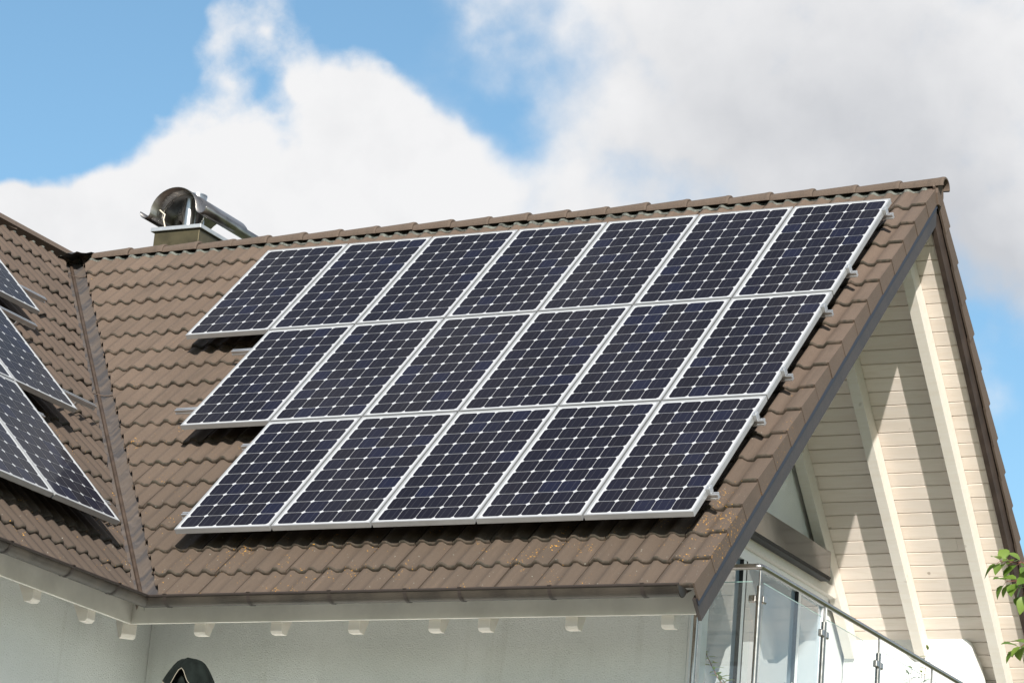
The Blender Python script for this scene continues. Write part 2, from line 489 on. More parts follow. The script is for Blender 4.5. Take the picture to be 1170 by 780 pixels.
# dark underlay under the tiles
ud = MB()
def slab(m_, fr, x0, x1, s0, s1, o0, o1, mt=0): m_.box(x0, x1, -s1, -s0, o0, o1, fr, mt)
slab(ud, F_MAIN, XW-.4, XV-.04, .17, L-.31, -.160, -.118)
hb(ud, 'roof_underlay', M_DECK, roof, clip=[(VCO+Vector((.02, 0, 0)), -VN)])
ud = MB(); slab(ud, F_WING, WEAVE, .4, .17, L-.31, -.160, -.118)
hb(ud, 'roof_underlay', M_DECK, wroof, clip=[(VCO+Vector((0, -.02, 0)), VN)])
ud = MB(); slab(ud, F_REAR, -XV+.04, -XW+.3, .17, L-.31, -.160, -.118)
hb(ud, 'roof_underlay', M_DECK, rroof)
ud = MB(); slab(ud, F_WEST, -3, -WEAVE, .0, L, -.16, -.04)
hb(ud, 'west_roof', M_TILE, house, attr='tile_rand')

# --- verge tiles with their hanging side flange
def vprof(p):
    return -.030 + .030*min(1, 1.15*bumpf(p-.20, .20)) + .028*min(1, max(0, (p-.52)/.10))
VPX = [.015,.05,.10,.15,.20,.25,.30,.36,.44,.52,.57,.62,.75,.90,.965]
def verge_mesh(fr, right_handed, seed, ln):
    m_ = MB(); rnd = random.Random(seed); s = 0.0
    if right_handed:
        one_tile(m_, XV-VW, s, fr, w=VW, pts=VPX, pf=vprof, at=rnd.random(), length=ln)
        fx0, fx1 = XV-.017, XV
    else:
        pts = [1-p for p in reversed(VPX)]
        one_tile(m_, -XV, s, fr, w=VW, pts=pts, pf=lambda p: vprof(1-p), at=rnd.random(), length=ln)
        fx0, fx1 = -XV, -XV+.017
    tl = -.027/G
    # side flange: a sloping slab under the tile's outer edge
    top0, top1 = CREST-.003, CREST-.003+ln*tl
    vs = []
    for x in (fx0, fx1):
        ox = .003*(1 if right_handed else -1)
        vs += [(x+ox, -s+.005, top0), (x-ox, -(s-ln), top1), (x-ox, -(s-ln)-.01, CREST-.142), (x+ox, -s+.005, CREST-.142)]
    m_.add(vs, [(0,1,2,3), (7,6,5,4), (0,4,5,1), (3,2,6,7), (0,3,7,4), (1,5,6,2)], False, fr, 0, rnd.random())
    return m_
# --- barge boards (the verge tiles hang on them)
def barge(fr, sgn, name):
    m_ = MB()
    a, b_ = sorted((sgn*(XV-.038), sgn*(XV-.012))) if sgn > 0 else (-(XV-.030), -(XV-.074))
    slab(m_, fr, a, b_, .0, L+.012, -.320 if sgn > 0 else -.290, -.150)
    o = hb(m_, name, M_BARGE if sgn > 0 else M_BARGE2, clip=[(Vector((0, -.001*sgn, 0)), Vector((0, sgn, 0)))])
    if sgn < 0: return o
    m2 = MB(); a, b_ = sorted((sgn*(XV-.030), sgn*(XV-.005)))
    slab(m2, fr, a, b_, .16, L+.004, -.207, -.155)
    hb(m2, 'flashing_strip', M_NAVY, o)
    return o
bargeF = barge(F_MAIN, 1, 'barge_board')
bargeR = barge(F_REAR, -1, 'barge_board')
for fr, rh, par, nrm in ((F_MAIN, True, bargeF, Vector((0, -C, -S))), (F_REAR, False, bargeR, Vector((0, C, -S)))):
    proto = None
    for c in range(NC):
        dv = nrm*(L-c*G)
        # every verge tile is the first one slid up the slope
        if proto is None or c % 5 == 0 or c == NC-1:
            mm = verge_mesh(fr, rh, 40+c, G+.05 if c < NC-1 else S1-.02)
            for i, v in enumerate(mm.v): mm.v[i] = v + dv
            o = hb(mm, 'verge_tile', M_VERGE, par, attr='tile_rand')
            proto = (o, dv)
        else:
            o = dup(proto[0], par); o.location = dv - proto[1] + Vector((random.gauss(0, .0015), 0, random.gauss(0, .001)))

# --- ridge: grey roll with caps
def ridge_roll(m_, fr, x0, x1):
    n = int((x1-x0)/.0125); rows = []
    for s_, o_ in ((.045, .016), (.09, .012), (.142, .012), (.156, .010), (.166, .001)):
        rows.append([(x0+(x1-x0)*i/n, -(s_ + (.012*math.cos((x0+(x1-x0)*i/n - XV+VW-.2*TW)/TW*4*math.pi) if s_ > .10 else 0)),
                      CREST + prof(((x0+(x1-x0)*i/n)-(XV-VW))/TW) + o_ + (.027/G)*(s_-S1) ) for i in range(n+1)])
    # the slope's upper courses lie lower by their tilt
    m_.sheet(rows, fr)
RC = .092
def cap_mesh(fr_o, direction, ln=.425, open_end=False):
    """tapered half-round cap lying along +x, big end at +x"""
    m_ = MB(); n = 16; rows = []
    prof_ = [(0, .071), (.20, .081), (.36, .089), (ln-.022, .094), (ln-.006, .092), (ln, .086)]
    for x, r in prof_:
        rows.append([(x, math.sin(R(-98+196*k/n))*r, math.cos(R(-98+196*k/n))*r*.93) for k in range(n+1)])
    m_.sheet(rows, None, True)
    inner = []
    for x, r in (prof_[-1], (0, .071)):
        inner.append([(x, math.sin(R(-98+196*k/n))*(r-.014), math.cos(R(-98+196*k/n))*(r-.014)*.93) for k in range(n+1)])
    m_.sheet([rows[-1]] + inner, None, False)
    m_.sheet([inner[-1], rows[0]], None, False)
    for k in (0, n):
        m_.add([r[k] for r in rows] + [inner[1][k], inner[0][k]], [tuple(range(len(rows)+2))])
    return m_
rr = MB(); ridge_roll(rr, F_MAIN, XW+.26, XV-.02)
ridge_roll(rr, F_REAR, -XV+.02, -XW)
ridge = hb(rr, 'ridge_roll', M_MORTAR)
rr = MB(); ridge_roll(rr, F_WING, WEAVE, -.22)
wridge = hb(rr, 'ridge_roll', M_MORTAR)
CZ = -.036 - RC*.93
pitch = .386
mcap = cap_mesh(None, 1)
ncap = 22
x_end = XV + .065
me_cap = None
for k in range(ncap):
    x = x_end - .425 - k*pitch
    if me_cap is None:
        o = mcap.build('ridge_tile', M_RIDGE, ridge, attr='tile_rand'); me_cap = o
    else: o = dup(me_cap, ridge)
    o.location = Vector((x, random.gauss(0, .003), CZ + random.gauss(0, .002))) - Vector(HB)
    o.rotation_euler = (random.gauss(0, .02), -.004 + random.gauss(0, .003), random.gauss(0, .005))
for k in range(22):
    o = dup(me_cap, wridge)
    o.location = Vector((XW + random.gauss(0, .003), -.20-.425-k*pitch, CZ + random.gauss(0, .002))) - Vector(HB)
    o.rotation_euler = (random.gauss(0, .01), -.004, R(90) + random.gauss(0, .006))
# end plate under the last cap
mb = MB()
mb.prism([(-.066, CZ+.0), (-.045, CZ+.045), (0, CZ+.062), (.045, CZ+.045), (.066, CZ+.0), (.078, -.19), (.03, -.28), (-.03, -.28), (-.078, -.19)], XV-.012, XV+.016, 'x')
hb(mb, 'ridge_end_plate', M_VERGE, ridge, attr='tile_rand', bevel=.004)
# lead saddle where the two ridges meet
mb = MB(); rnd = random.Random(5); rows = []
for i in range(9):
    y = -.30 + .6*i/8; row = []
    for k in range(11):
        x = XW-.22 + .52*k/10
        zz = -max(0, abs(y)-.03)*1.0 if (x > XW) else -max(0, min(abs(y), 9)-.03)*.2
        row.append((x, y, min(-.055 - .30*max(0, abs(y))*(1 if x > XW else .3), -.03) - .05*(1-abs(k-5)/5) + rnd.gauss(0, .012)))
    rows.append(row)
mb.sheet(rows)
hb(mb, 'lead_saddle', M_LEAD)

# --- valley flashing
def vpt(t, side, w, off):
    """t along the valley (slope run), side +1 main roof, -1 wing; w plan distance from the line; off normal offset"""
    base = Vector((XW + t, -t, -t*math.tan(TH)))
    if side > 0: base = base + Vector((w, 0, 0)) + Vector((0, -S, C))*off
    else: base = base + Vector((0, -w, 0)) + Vector((S, 0, C))*off
    return base
Tend = L*C - .005
mb = MB(); n = 22; rows = []
for i in range(n+1):
    t = .10 + (Tend-.10)*i/n
    up = .0015 if i % 6 == 0 else 0
    rows.append([vpt(t, -1, .22, -.102), vpt(t, -1, .0, -.100+up), vpt(t, 1, .0, -.100+up), vpt(t, 1, .30, -.102)])
mb.sheet([r[1:] for r in rows], None, False, 0, 0.0)
mb.sheet([r[:2] for r in rows], None, False, 0, 1.0)
valley = hb(mb, 'valley_flashing', M_VALLEY, attr='tile_rand')
mb = MB()
a, b_ = vpt(.10, 1, 0, 0), vpt(Tend+.01, 1, 0, 0)
d = (b_-a).normalized(); side = d.cross(Vector((0, 0, 1))).normalized(); upv = side.cross(d)
sec = [(-.030, -.150), (-.019, -.100), (-.013, -.068), (0, -.060), (.013, -.068), (.019, -.100), (.030, -.150)]
mb.sheet([[p + side*x + upv*z for x, z in sec] for p in (a, (a+b_)/2, b_)], None, False)
hb(mb, 'valley_rib', M_VRIB, valley)
mb = MB()
for t in (.32, 2.06):
    mb.tube([vpt(t, -1, .10, -.100), vpt(t+.012, 1, .0, -.082), vpt(t-.01, 1, .16, -.100)], .005, 6)
hb(mb, 'lap_seam', M_VRIB, valley)

# --- gutters
GR = .066
YG, XG = EY-.052, XW - (EY-.052)
ZG = EZ - .062
def gutter(name, axis, far):
    m_ = MB(); rows = []; n = 18
    for k in range(n+1):
        a_ = math.pi + math.pi*k/n
        rows.append((math.cos(a_), math.sin(a_)))
    def section(r):
        out = []
        for ca, sa in rows:
            if axis == 'x':
                dy = ca*r
                out.append([(XG - dy, YG+dy, ZG+sa*r), (far, YG+dy, ZG+sa*r)])
            else:
                dx = -ca*r
                out.append([(XG+dx, YG-dx, ZG+sa*r), (XG+dx, far, ZG+sa*r)])
        return out
    so, si = section(GR), section(GR-.005)
    m_.sheet([[so[k][0] for k in range(n+1)], [so[k][1] for k in range(n+1)]])
    m_.sheet([[si[k][1] for k in range(n+1)], [si[k][0] for k in range(n+1)]])
    # rolled bead on the outer lip
    lip = MB()
    if axis == 'x': lip.tube([(XG+GR, YG-GR-.002, ZG+.004), (far, YG-GR-.002, ZG+.004)], .010, 8)
    else: lip.tube([(XG+GR, YG-GR, ZG+.004), (XG+GR, far, ZG+.004)], .010, 8)
    o = hb(m_, name, M_GUTTER)
    hb(lip, 'gutter_lip', M_STRAP, o)
    return o, rows
gf, grow = gutter('gutter', 'x', XV-.045)
gw, _ = gutter('gutter', 'y', WEAVE)
mb = MB(); mb.sheet([[(XG-.02, EY+.12, EZ-.045), (XV-.05, EY+.12, EZ-.045)], [(XG-.02, EY+.035, EZ-.088), (XV-.05, EY+.035, EZ-.088)], [(XG-.02, YG+.045, ZG-.035), (XV-.05, YG+.045, ZG-.035)]], None, False)
hb(mb, 'eaves_flashing', M_GUTTER, gf)  # unseen sheet, added to keep sun off the rafter tails
XE = XW - EY
mb = MB(); mb.sheet([[(XE-.12, YG+.02, EZ-.045), (XE-.12, WEAVE, EZ-.045)], [(XE-.035, YG+.02, EZ-.088), (XE-.035, WEAVE, EZ-.088)], [(XG-.045, YG+.02, ZG-.035), (XG-.045, WEAVE, ZG-.035)]], None, False)
hb(mb, 'eaves_flashing', M_GUTTER, gw)  # same unseen sun-blocking sheet along the wing
m_ = MB()
m_.add([(XV-.045, YG+ca*GR, ZG+sa*GR) for ca, sa in grow] + [(XV-.045, YG, ZG+.0)], [tuple(range(len(grow)))])
m_.tube([(XV-.05, YG+ca*(GR+.002), ZG+sa*(GR+.002)) for ca, sa in grow], .006, 6)
hb(m_, 'gutter_end_cap', M_GUTTER, gf)
def bracket(axis, t, par):
    m_ = MB(); r = GR+.004
    pr_ = [(ca*r, sa*r) for ca, sa in grow]
    vs = []
    for w in (-.013, .013):
        for (dy, dz) in pr_:
            vs.append((t+w, YG+dy, ZG+dz) if axis == 'x' else (XG-dy, t+w, ZG+dz))
    k = len(pr_); fs = [(i, i+1, k+i+1, k+i) for i in range(k-1)]
    m_.add(vs, fs, True)
    # clip over the lip and lug to the fascia
    if axis == 'x': m_.box(t-.013, t+.013, YG-GR-.016, YG-GR+.03, ZG+.010, ZG+.016)
    else: m_.box(XG+GR-.03, XG+GR+.016, t-.013, t+.013, ZG+.010, ZG+.016)
    hb(m_, 'gutter_bracket', M_STRAP, par)
for x in (-3.93, -3.22, -2.55, -1.94, -1.51, -.82, -.13): bracket('x', x, gf)
for y in (-4.90, -5.47, -6.2, -6.95, -7.7): bracket('y', y, gw)

# --- fascia and rafters below the eaves
YF = -4.10
XF = XW - YF
ZFB = -4.592
mb = MB(); mb.box(XF+.0, XV-.045, YF, YF+.028, ZFB, EZ+.02)
hb(mb, 'fascia_board', M_FASCIA, bevel=.003)
mb = MB(); mb.box(XF-.028, XF, WEAVE, YF+.026, ZFB, EZ+.02)
hb(mb, 'fascia_board', M_FASCIA, bevel=.003)
OB = -.250
WY = -3.2; WX = -4.93      # wall planes
def rafter_poly(tail, top_s):
    """outline (plan distance from ridge, z) of a rafter with its plumb-cut tail"""
    o = lambda s, off: (-s*C - off*S, -s*S + off*C)
    d1 = .16
    top = o(top_s, OB-.004); bot = o(top_s, OB-d1)
    s1 = (tail)/C
    # at the tail: vertical front cut, clipped foot
    ft = -tail
    zt = ft*math.tan(TH) - .0 + (OB-.004)/C
    zb = ft*math.tan(TH) + (OB-d1)/C
    zb2 = ZFB-.085
    return [top, (ft, zt), (ft, zb2+.02), (ft+.02, zb2), (ft+.02 + (zb2-zb)*0 + .055, zb2+.0), (ft+.16, zb + .16*math.tan(TH)), bot]
FR_X = (-3.90, -3.24, -2.59, -1.935, -1.54, -.86, -.135)
for x in FR_X:
    mb = MB(); mb.prism(rafter_poly(-YF-.028-.001, .25), x-.048, x+.048, 'x')
    hb(mb, 'rafter', M_BEAM, attr='tile_rand', bevel=.004)
for y in (-4.56, -5.24, -5.95, -6.65, -7.35):
    mb = MB(); mb.prism([(XW - p[0], p[1]) for p in rafter_poly(-YF-.028-.001, .9)], y-.048, y+.048, 'y')
    hb(mb, 'rafter', M_BEAM, attr='tile_rand', bevel=.004)
# corner rafter foot under the valley
mb = MB()
p0 = Vector((XF-.022, YF+.022, 0)); dd = Vector((-1, 1, 0)).normalized(); ss = Vector((1, 1, 0)).normalized()
def cr(dist, z, w): return p0 + dd*dist + ss*w + Vector((0, 0, z))
pol = [(0.0, ZFB+.02), (0.0, ZFB-.075), (.02, ZFB-.095), (.10, ZFB-.095), (.60, ZFB+.30), (.60, ZFB+.5)]
vs = [cr(d_, z_, w) for w in (-.055, .055) for d_, z_ in pol]; k = len(pol)
mb.add(vs, [tuple(range(k)), tuple(range(2*k-1, k-1, -1))] + [(i, k+i, k+(i+1) % k, (i+1) % k) for i in range(k)])
hb(mb, 'rafter', M_BEAM, attr='tile_rand', bevel=.004)
# boarding under the slopes
def boarding(m_, fr, x0, x1, s0, s1, seed):
    rnd = random.Random(seed); p = .135; s = s0
    while s < s1:
        e = min(s+p, s1); at = rnd.random()
        o1 = OB + rnd.gauss(0, .0008)
        pr_ = [(s+.0005, o1+.017), (s+.0035, o1+.013), (s+.010, o1), (e-.002, o1), (e-.0008, o1+.003), (e-.0005, o1+.017)]
        cut = x0 + (x1-x0)*rnd.uniform(.12, .88) if rnd.random() < .3 else x0 + .02
        for xa, xb in ((x0, cut-.0012), (cut+.0012, x1)):
            vs = [(x, -a_, b2) for x in (xa, xb) for a_, b2 in pr_]; k = len(pr_)
            m_.add(vs, [(i, k+i, k+i+1, i+1) for i in range(k-1)] + [tuple(range(k-1, -1, -1)), tuple(range(k, 2*k))], False, fr, 0, rnd.random())
        s = e
mb = MB(); boarding(mb, F_REAR, -XV+.075, 2.2, .12, L-.02, 9)
hb(mb, 'soffit_boarding', M_BOARD, attr='tile_rand')
mb = MB(); boarding(mb, F_MAIN, -4.35, XV-.039, .12, L-.31, 10)
hb(mb, 'soffit_boarding', M_BOARD, attr='tile_rand')
mb = MB(); boarding(mb, F_WING, WEAVE, -4.2, 3.6, L-.31, 11)
hb(mb, 'soffit_boarding', M_BOARD, attr='tile_rand')
# long rafters in the open gable
for xr in (-.10, -.80, -1.475):
    mb = MB(); slab(mb, F_REAR, -xr, -xr+.097, .22, 4.5 if xr < -.5 else L-.1, OB-.16, OB-.002)
    hb(mb, 'rafter', M_BEAM, attr='tile_rand', bevel=.004)

# --- walls
mb = MB()
mb.box(WX+.004, -.375, WY, WY+.24, GROUND-.1, -3.72)
hb(mb, 'front_wall', M_STUCCO)
mb = MB(); mb.box(WX-.24, WX, WEAVE+.5, WY+.24, GROUND-.1, -4.20)
hb(mb, 'wing_wall', M_STUCCO)
mb = MB(); mb.box(-.374, -.358, WY+.006, WY+.30, -5.16, -3.80)  # white facing added to brighten the end of the front wall
hb(mb, 'added_end_facing', M_GABLE)
mb = MB()
mb.prism([(-3.02, -3.55), (0, -.38), (3.15, -3.55), (3.15, -5.3), (-3.02, -5.3)], -1.85, -1.62, 'x')
hb(mb, 'gable_wall', M_GABLE)
mb = MB(); mb.box(-8, -.36, -3.06, 6.0, GROUND-.1, -5.32)
hb(mb, 'lower_storey', M_STUCCO)
mb = MB(); mb.box(XW-3.6, WX-.3, WEAVE+.5, 4.0, GROUND-.1, -4.4); mb.prism([(XW-4.0, -4.35), (XW, -.35), (WX+.2, -4.0), (WX-.2, -4.35)], WEAVE+.6, WEAVE+.8, 'y')
hb(mb, 'wing_body', M_STUCCO)
mb = MB(); mb.prism([(-1.60, -3.225), (-.523, -3.225), (-.40, -3.335), (-.295, -3.72), (-.22, -4.2), (-.18, -5.3), (-1.60, -5.3)], 2.93, 3.13, 'y')
hb(mb, 'knee_wall', M_GABLE, bevel=.01)
mb = MB(); mb.box(-1.62, .26, -3.36, 3.5, -5.30, -5.16)
hb(mb, 'balcony_floor', M_CONC, bevel=.01)

# --- glazed balcony doors with their blind box
XD = -1.60
mb = MB()
mb.box(XD-.012, XD+.055, -2.30, 2.36, -3.13, -3.03)
for y in (-2.30, -.84, .42, 1.66, 2.28): mb.box(XD-.010, XD+.050, y, y+.075, -5.15, -3.13)
mb.box(XD-.012, XD+.052, -2.22, 2.28, -5.16, -5.08)
win = hb(mb, 'balcony_door', M_PVC, bevel=.006)
for a_, b2 in ((-2.225, -.84), (-.765, .42), (.495, 1.66), (1.735, 2.28)):
    mb = MB(); mb.box(XD-.002, XD+.020, a_-.004, b2+.004, -5.09, -3.125)
    hb(mb, 'window_pane', M_WIN, win)
for a_, b2 in ((-2.225, -.84), (-.765, .42), (.495, 1.66)):
    for y in (a_, b2-.007):
        mb = MB(); mb.box(XD+.021, XD+.054, y, y+.007, -5.08, -3.13)
        hb(mb, 'window_seal', M_DARKGAP, win)
mb = MB()
mb.tube([(XD+.05, 1.62, -4.02), (XD+.10, 1.62, -4.02), (XD+.10, 1.50, -4.02)], .011, 8)
mb.box(XD+.049, XD+.056, 1.60, 1.64, -4.10, -3.94)
hb(mb, 'door_handle', M_STEEL, win)
mb = MB(); mb.box(-1.615, -1.50, -2.42, 2.42, -3.03, -2.93)
hb(mb, 'lintel_beam', M_BEAM, attr='tile_rand', bevel=.004)
mb = MB()
mb.box(-1.62, -1.42, -2.30, 2.06, -2.925, -2.685)
bx = hb(mb, 'blind_box', M_BOXM, bevel=.012)
mb = MB(); mb.box(-1.50, -1.415, -2.28, 2.04, -2.955, -2.930)
mb.box(-1.435, -1.409, -2.29, 2.05, -2.933, -2.920)
hb(mb, 'blind_rail', M_DARKGAP, bx)

# --- chimney
CX0, CX1, CY0, CY1 = -7.80, -7.285, .22, .95
mb = MB(); mb.box(CX0, CX1, CY0, CY1, -1.6, .185)
chim = hb(mb, 'chimney', M_CHBOX, bevel=.006)
mb = MB(); mb.box(CX0-.028, CX1+.028, CY0-.028, CY1+.028, .186, .226)
hb(mb, 'chimney_cap', M_CAP, chim, bevel=.004)
hood = MB(); HX, HZ = -7.575, .375
def hood_sec(sc_=1.0):
    pts = []
    r = .235
    # left flare, arch, right flare
    ra, rb_, f = .262, .232, .055
    for k in range(9):
        a_ = R(-195) + R(195)*k/8
        pts.append((HX-ra-f + f*math.cos(a_), HZ + f*math.sin(a_)*.95))
    for k in range(1, 23):
        a_ = math.pi - math.pi*k/22
        pts.append((HX + ra*math.cos(a_), HZ + rb_*math.sin(a_)))
    for k in range(1, 9):
        a_ = math.pi + R(205)*k/8
        pts.append((HX+ra+f + f*math.cos(a_), HZ + f*math.sin(a_)*.95))
    return pts
sec = hood_sec()
hood.sheet([[(x, .16, z) for x, z in sec], [(x, .60, z) for x, z in sec], [(x, 1.12, z) for x, z in sec]])
ho = hb(hood, 'rain_hood', M_HOOD, chim)
sm_ = ho.modifiers.new('thick', 'SOLIDIFY'); sm_.thickness = .006
mb = MB(); rib = [(HX+.255*math.cos(math.pi-math.pi*k/18), .36, HZ+.224*math.sin(math.pi-math.pi*k/18)) for k in range(19)]
mb.tube(rib, .009, 6)
hb(mb, 'hood_rib', M_HOOD, chim)
mb = MB(); mb.tube([(-7.545, .40, .22), (-7.545, .40, .555)], .060, 24)
hb(mb, 'flue_pipe', M_FLUE, chim)
mb = MB()
ZT = .745
mb.tube([(-7.735, .78, .22), (-7.735, .78, ZT)], .088, 28, caps=False)
mb.tube([(-7.735, .78, ZT-.01), (-7.735, .78, ZT+.004)], .092, 28, caps=False)
mb.tube([(-7.735, .78, ZT), (-7.735, .78, .3)], .083, 28, caps=False)
hb(mb, 'flue_pipe', M_FLUE, chim)
mb = MB()
mb.tube([(-7.70, .25, .226), (-7.735, .25, .32), (-7.725, .25, .37), (-7.79, .25, .42)], .008, 8)
hb(mb, 'hood_bracket', M_WIRE, chim)
mb = MB(); mb.tube([(-7.33, .28, .226), (-7.27, .28, .36)], .008, 6)
hb(mb, 'hood_bracket', M_HOOD, chim)
mb = MB(); mb.tube([(-7.20, 1.00, -.2), (-7.20, 1.0, .33)], .010, 6)
hb(mb, 'hood_bracket', M_HOOD, chim)

# ------------------------------------------------------------------ solar panels
PWID, PPITCH, PH = .832, .85, 1.6126
RPITCH = 1.6326
DTOP = .1443; PT = .044
def panel(fr, xr, s_top, label, group):
    """right end xr and top edge s_top in roof coordinates"""
    m_ = fr @ Matrix.Translation((xr - PWID/2 - (PPITCH-PWID)/2, -(s_top+.01+PH/2), DTOP-PT))
    return thing('solar_panel', label, 'solar panel', m_, group)
def panel_parts(root):
    hx, hy, w = PWID/2, PH/2, .013
    m_ = MB()
    z0, z1 = 0, PT
    o = [(-hx,-hy),(hx,-hy),(hx,hy),(-hx,hy)]; i_ = [(-hx+w,-hy+w),(hx-w,-hy+w),(hx-w,hy-w),(-hx+w,hy-w)]
    vs = [(x,y,z0) for x,y in o]+[(x,y,z1) for x,y in o]+[(x,y,z0) for x,y in i_]+[(x,y,z1) for x,y in i_]
    fs = []
    for k in range(4):
        j = (k+1) % 4
        fs += [(k, j, 4+j, 4+k), (4+k, 4+j, 12+j, 12+k), (12+k, 12+j, 8+j, 8+k), (8+k, 8+j, j, k)]
    m_.add(vs, fs)
    m_.build('frame', M_FRAME, root, bevel=.0012)
    m_ = MB()
    zt = PT-.004
    m_.box(-hx+w, hx-w, -hy+w, hy-w, zt-.006, zt)
    m_.build('backsheet', M_SHEET, root)
    m_ = MB(); rnd = random.Random(3)
    cw, ch = .1548, .1555; half = .0755; cc = .0175
    for r_ in range(10):
        for c_ in range(5):
            cx = (c_-2)*cw; cy = (r_-4.5)*ch
            h = half
            p = [(-h+cc,-h),(h-cc,-h),(h,-h+cc),(h,h-cc),(h-cc,h),(-h+cc,h),(-h,h-cc),(-h,-h+cc)]
            m_.add([(cx+x, cy+y, zt+.0012) for x, y in p], [tuple(range(8))], False, None, 0, rnd.random(),
                   [[((x+h)/(2*h), (y+h)/(2*h)) for x, y in p]])
    m_.build('cell_grid', M_CELL, root, attr='tile_rand')
    m_ = MB(); m_.box(-.06, .06, .52, .64, PT-.032, PT-.011)
    m_.build('junction_box', M_DARKGAP, root)
ORD = ['first', 'second', 'third', 'fourth', 'fifth', 'sixth', 'seventh']
S0 = .7093
protoP = None
def place_panel(fr, xr, s, label, group):
    global protoP
    root = panel(fr, xr, s, label, group)
    if protoP is None:
        panel_parts(root); protoP = root
    else:
        for ch in [c for c in COL.objects if c.parent == protoP]: dup(ch, root)
    return root
rowname = ['top', 'middle', 'bottom']
for r_, cnt in enumerate((7, 6, 5)):
    for k in range(cnt):
        if k == 0: lab = 'dark blue solar panel at the gable end of the %s row on the main roof' % rowname[r_]
        elif k == cnt-1: lab = 'dark blue solar panel at the valley end of the %s row on the main roof' % rowname[r_]
        else: lab = '%s solar panel from the gable in the %s row on the main roof' % (ORD[k], rowname[r_])
        place_panel(F_MAIN, -k*PPITCH, S0+r_*RPITCH, lab, 'solar panels on the main roof')
WS0, WY0 = .7007, -2.5996
for r_, ks in enumerate(((0,), (1, 2), (2, 3, 4))):
    for n_, k in enumerate(ks):
        lab = ['dark blue solar panel in the %s row on the side wing, nearest the valley',
               'solar panel next but one to the valley in the %s row on the side wing',
               'third solar panel from the valley in the %s row on the side wing'][n_] % rowname[r_]
        place_panel(F_WING, WY0-k*PPITCH, WS0+r_*RPITCH, lab, 'solar panels on the side wing')

# mounting rails with end clamps
def rail(fr, x0, x1, s, lab, group, clamp_at=None, left_clamp=None):
    root = thing('mounting_rail', lab, 'rail', fr @ Matrix.Translation(((x0+x1)/2, -s, 0)), group)
    h = (x1-x0)/2; zt = DTOP-PT-.001
    m_ = MB()
    zb = zt-.042
    pr_ = [(-.019, zb), (.019, zb), (.019, zb+.012), (.013, zb+.015), (.013, zb+.027), (.019, zb+.030), (.019, zt), (.006, zt), (.006, zt-.010), (-.006, zt-.010), (-.006, zt), (-.019, zt), (-.019, zb+.030), (-.013, zb+.027), (-.013, zb+.015), (-.019, zb+.012)]
    m_.prism(pr_, -h, h, 'x')
    m_.build('rail_profile', M_RAIL, root)
    for cx in ([clamp_at] if clamp_at is not None else []) + ([left_clamp] if left_clamp is not None else []):
        c0 = cx-(x0+x1)/2; sg = 1 if cx == clamp_at else -1
        m_ = MB()
        a_, b2 = sorted((c0+sg*.001, c0+sg*.024)); m_.box(a_, b2, -.030, .030, zt+.001, DTOP+.004)
        a_, b2 = sorted((c0-sg*.011, c0+sg*.024)); m_.box(a_, b2, -.030, .030, DTOP+.0035, DTOP+.0085)
        m_.tube([(c0+sg*.012, 0, DTOP+.0085), (c0+sg*.012, 0, DTOP+.017)], .0075, 6)
        m_.build('end_clamp', M_RAIL, root, bevel=.0015)
    # roof hooks
    hx_ = -h+.10
    while hx_ < h:
        m_ = MB(); m_.box(hx_-.015, hx_+.015, -.012, .055, zb-.008, zb-.002); m_.box(hx_-.015, hx_+.015, .048, .055, zb-.075, zb-.008)
        m_.build('roof_hook', M_RAIL, root)
        hx_ += 1.25
rw = [(.92, -5.90), (1.941, -5.90), (2.595, -5.345), (3.60, -5.355), (4.262, -4.365), (5.29, -4.358)]
for i, (s, xl) in enumerate(rw):
    lab = 'aluminium mounting rail under the %s half of the %s panel row, main roof' % (('upper', 'lower')[i % 2], rowname[i//2])
    rail(F_MAIN, xl, .058, s, lab, 'mounting rails of the main roof array', clamp_at=-.009)
ww = [(1.848, -2.07, 0), (2.538, -2.788, 1), (3.60, -2.836, 1), (4.24, -4.10, 2), (5.26, -4.10, 2)]
for s, xr, k in ww:
    i = 0 if s < 2 else 1 if s < 3.7 else 2
    lab = 'aluminium mounting rail under the %s half of the %s panel row, side wing' % ('lower' if s in (1.848, 3.60, 5.26) else 'upper', rowname[i])
    rail(F_WING, xr-4.0, xr, s, lab, 'mounting rails of the side wing array')

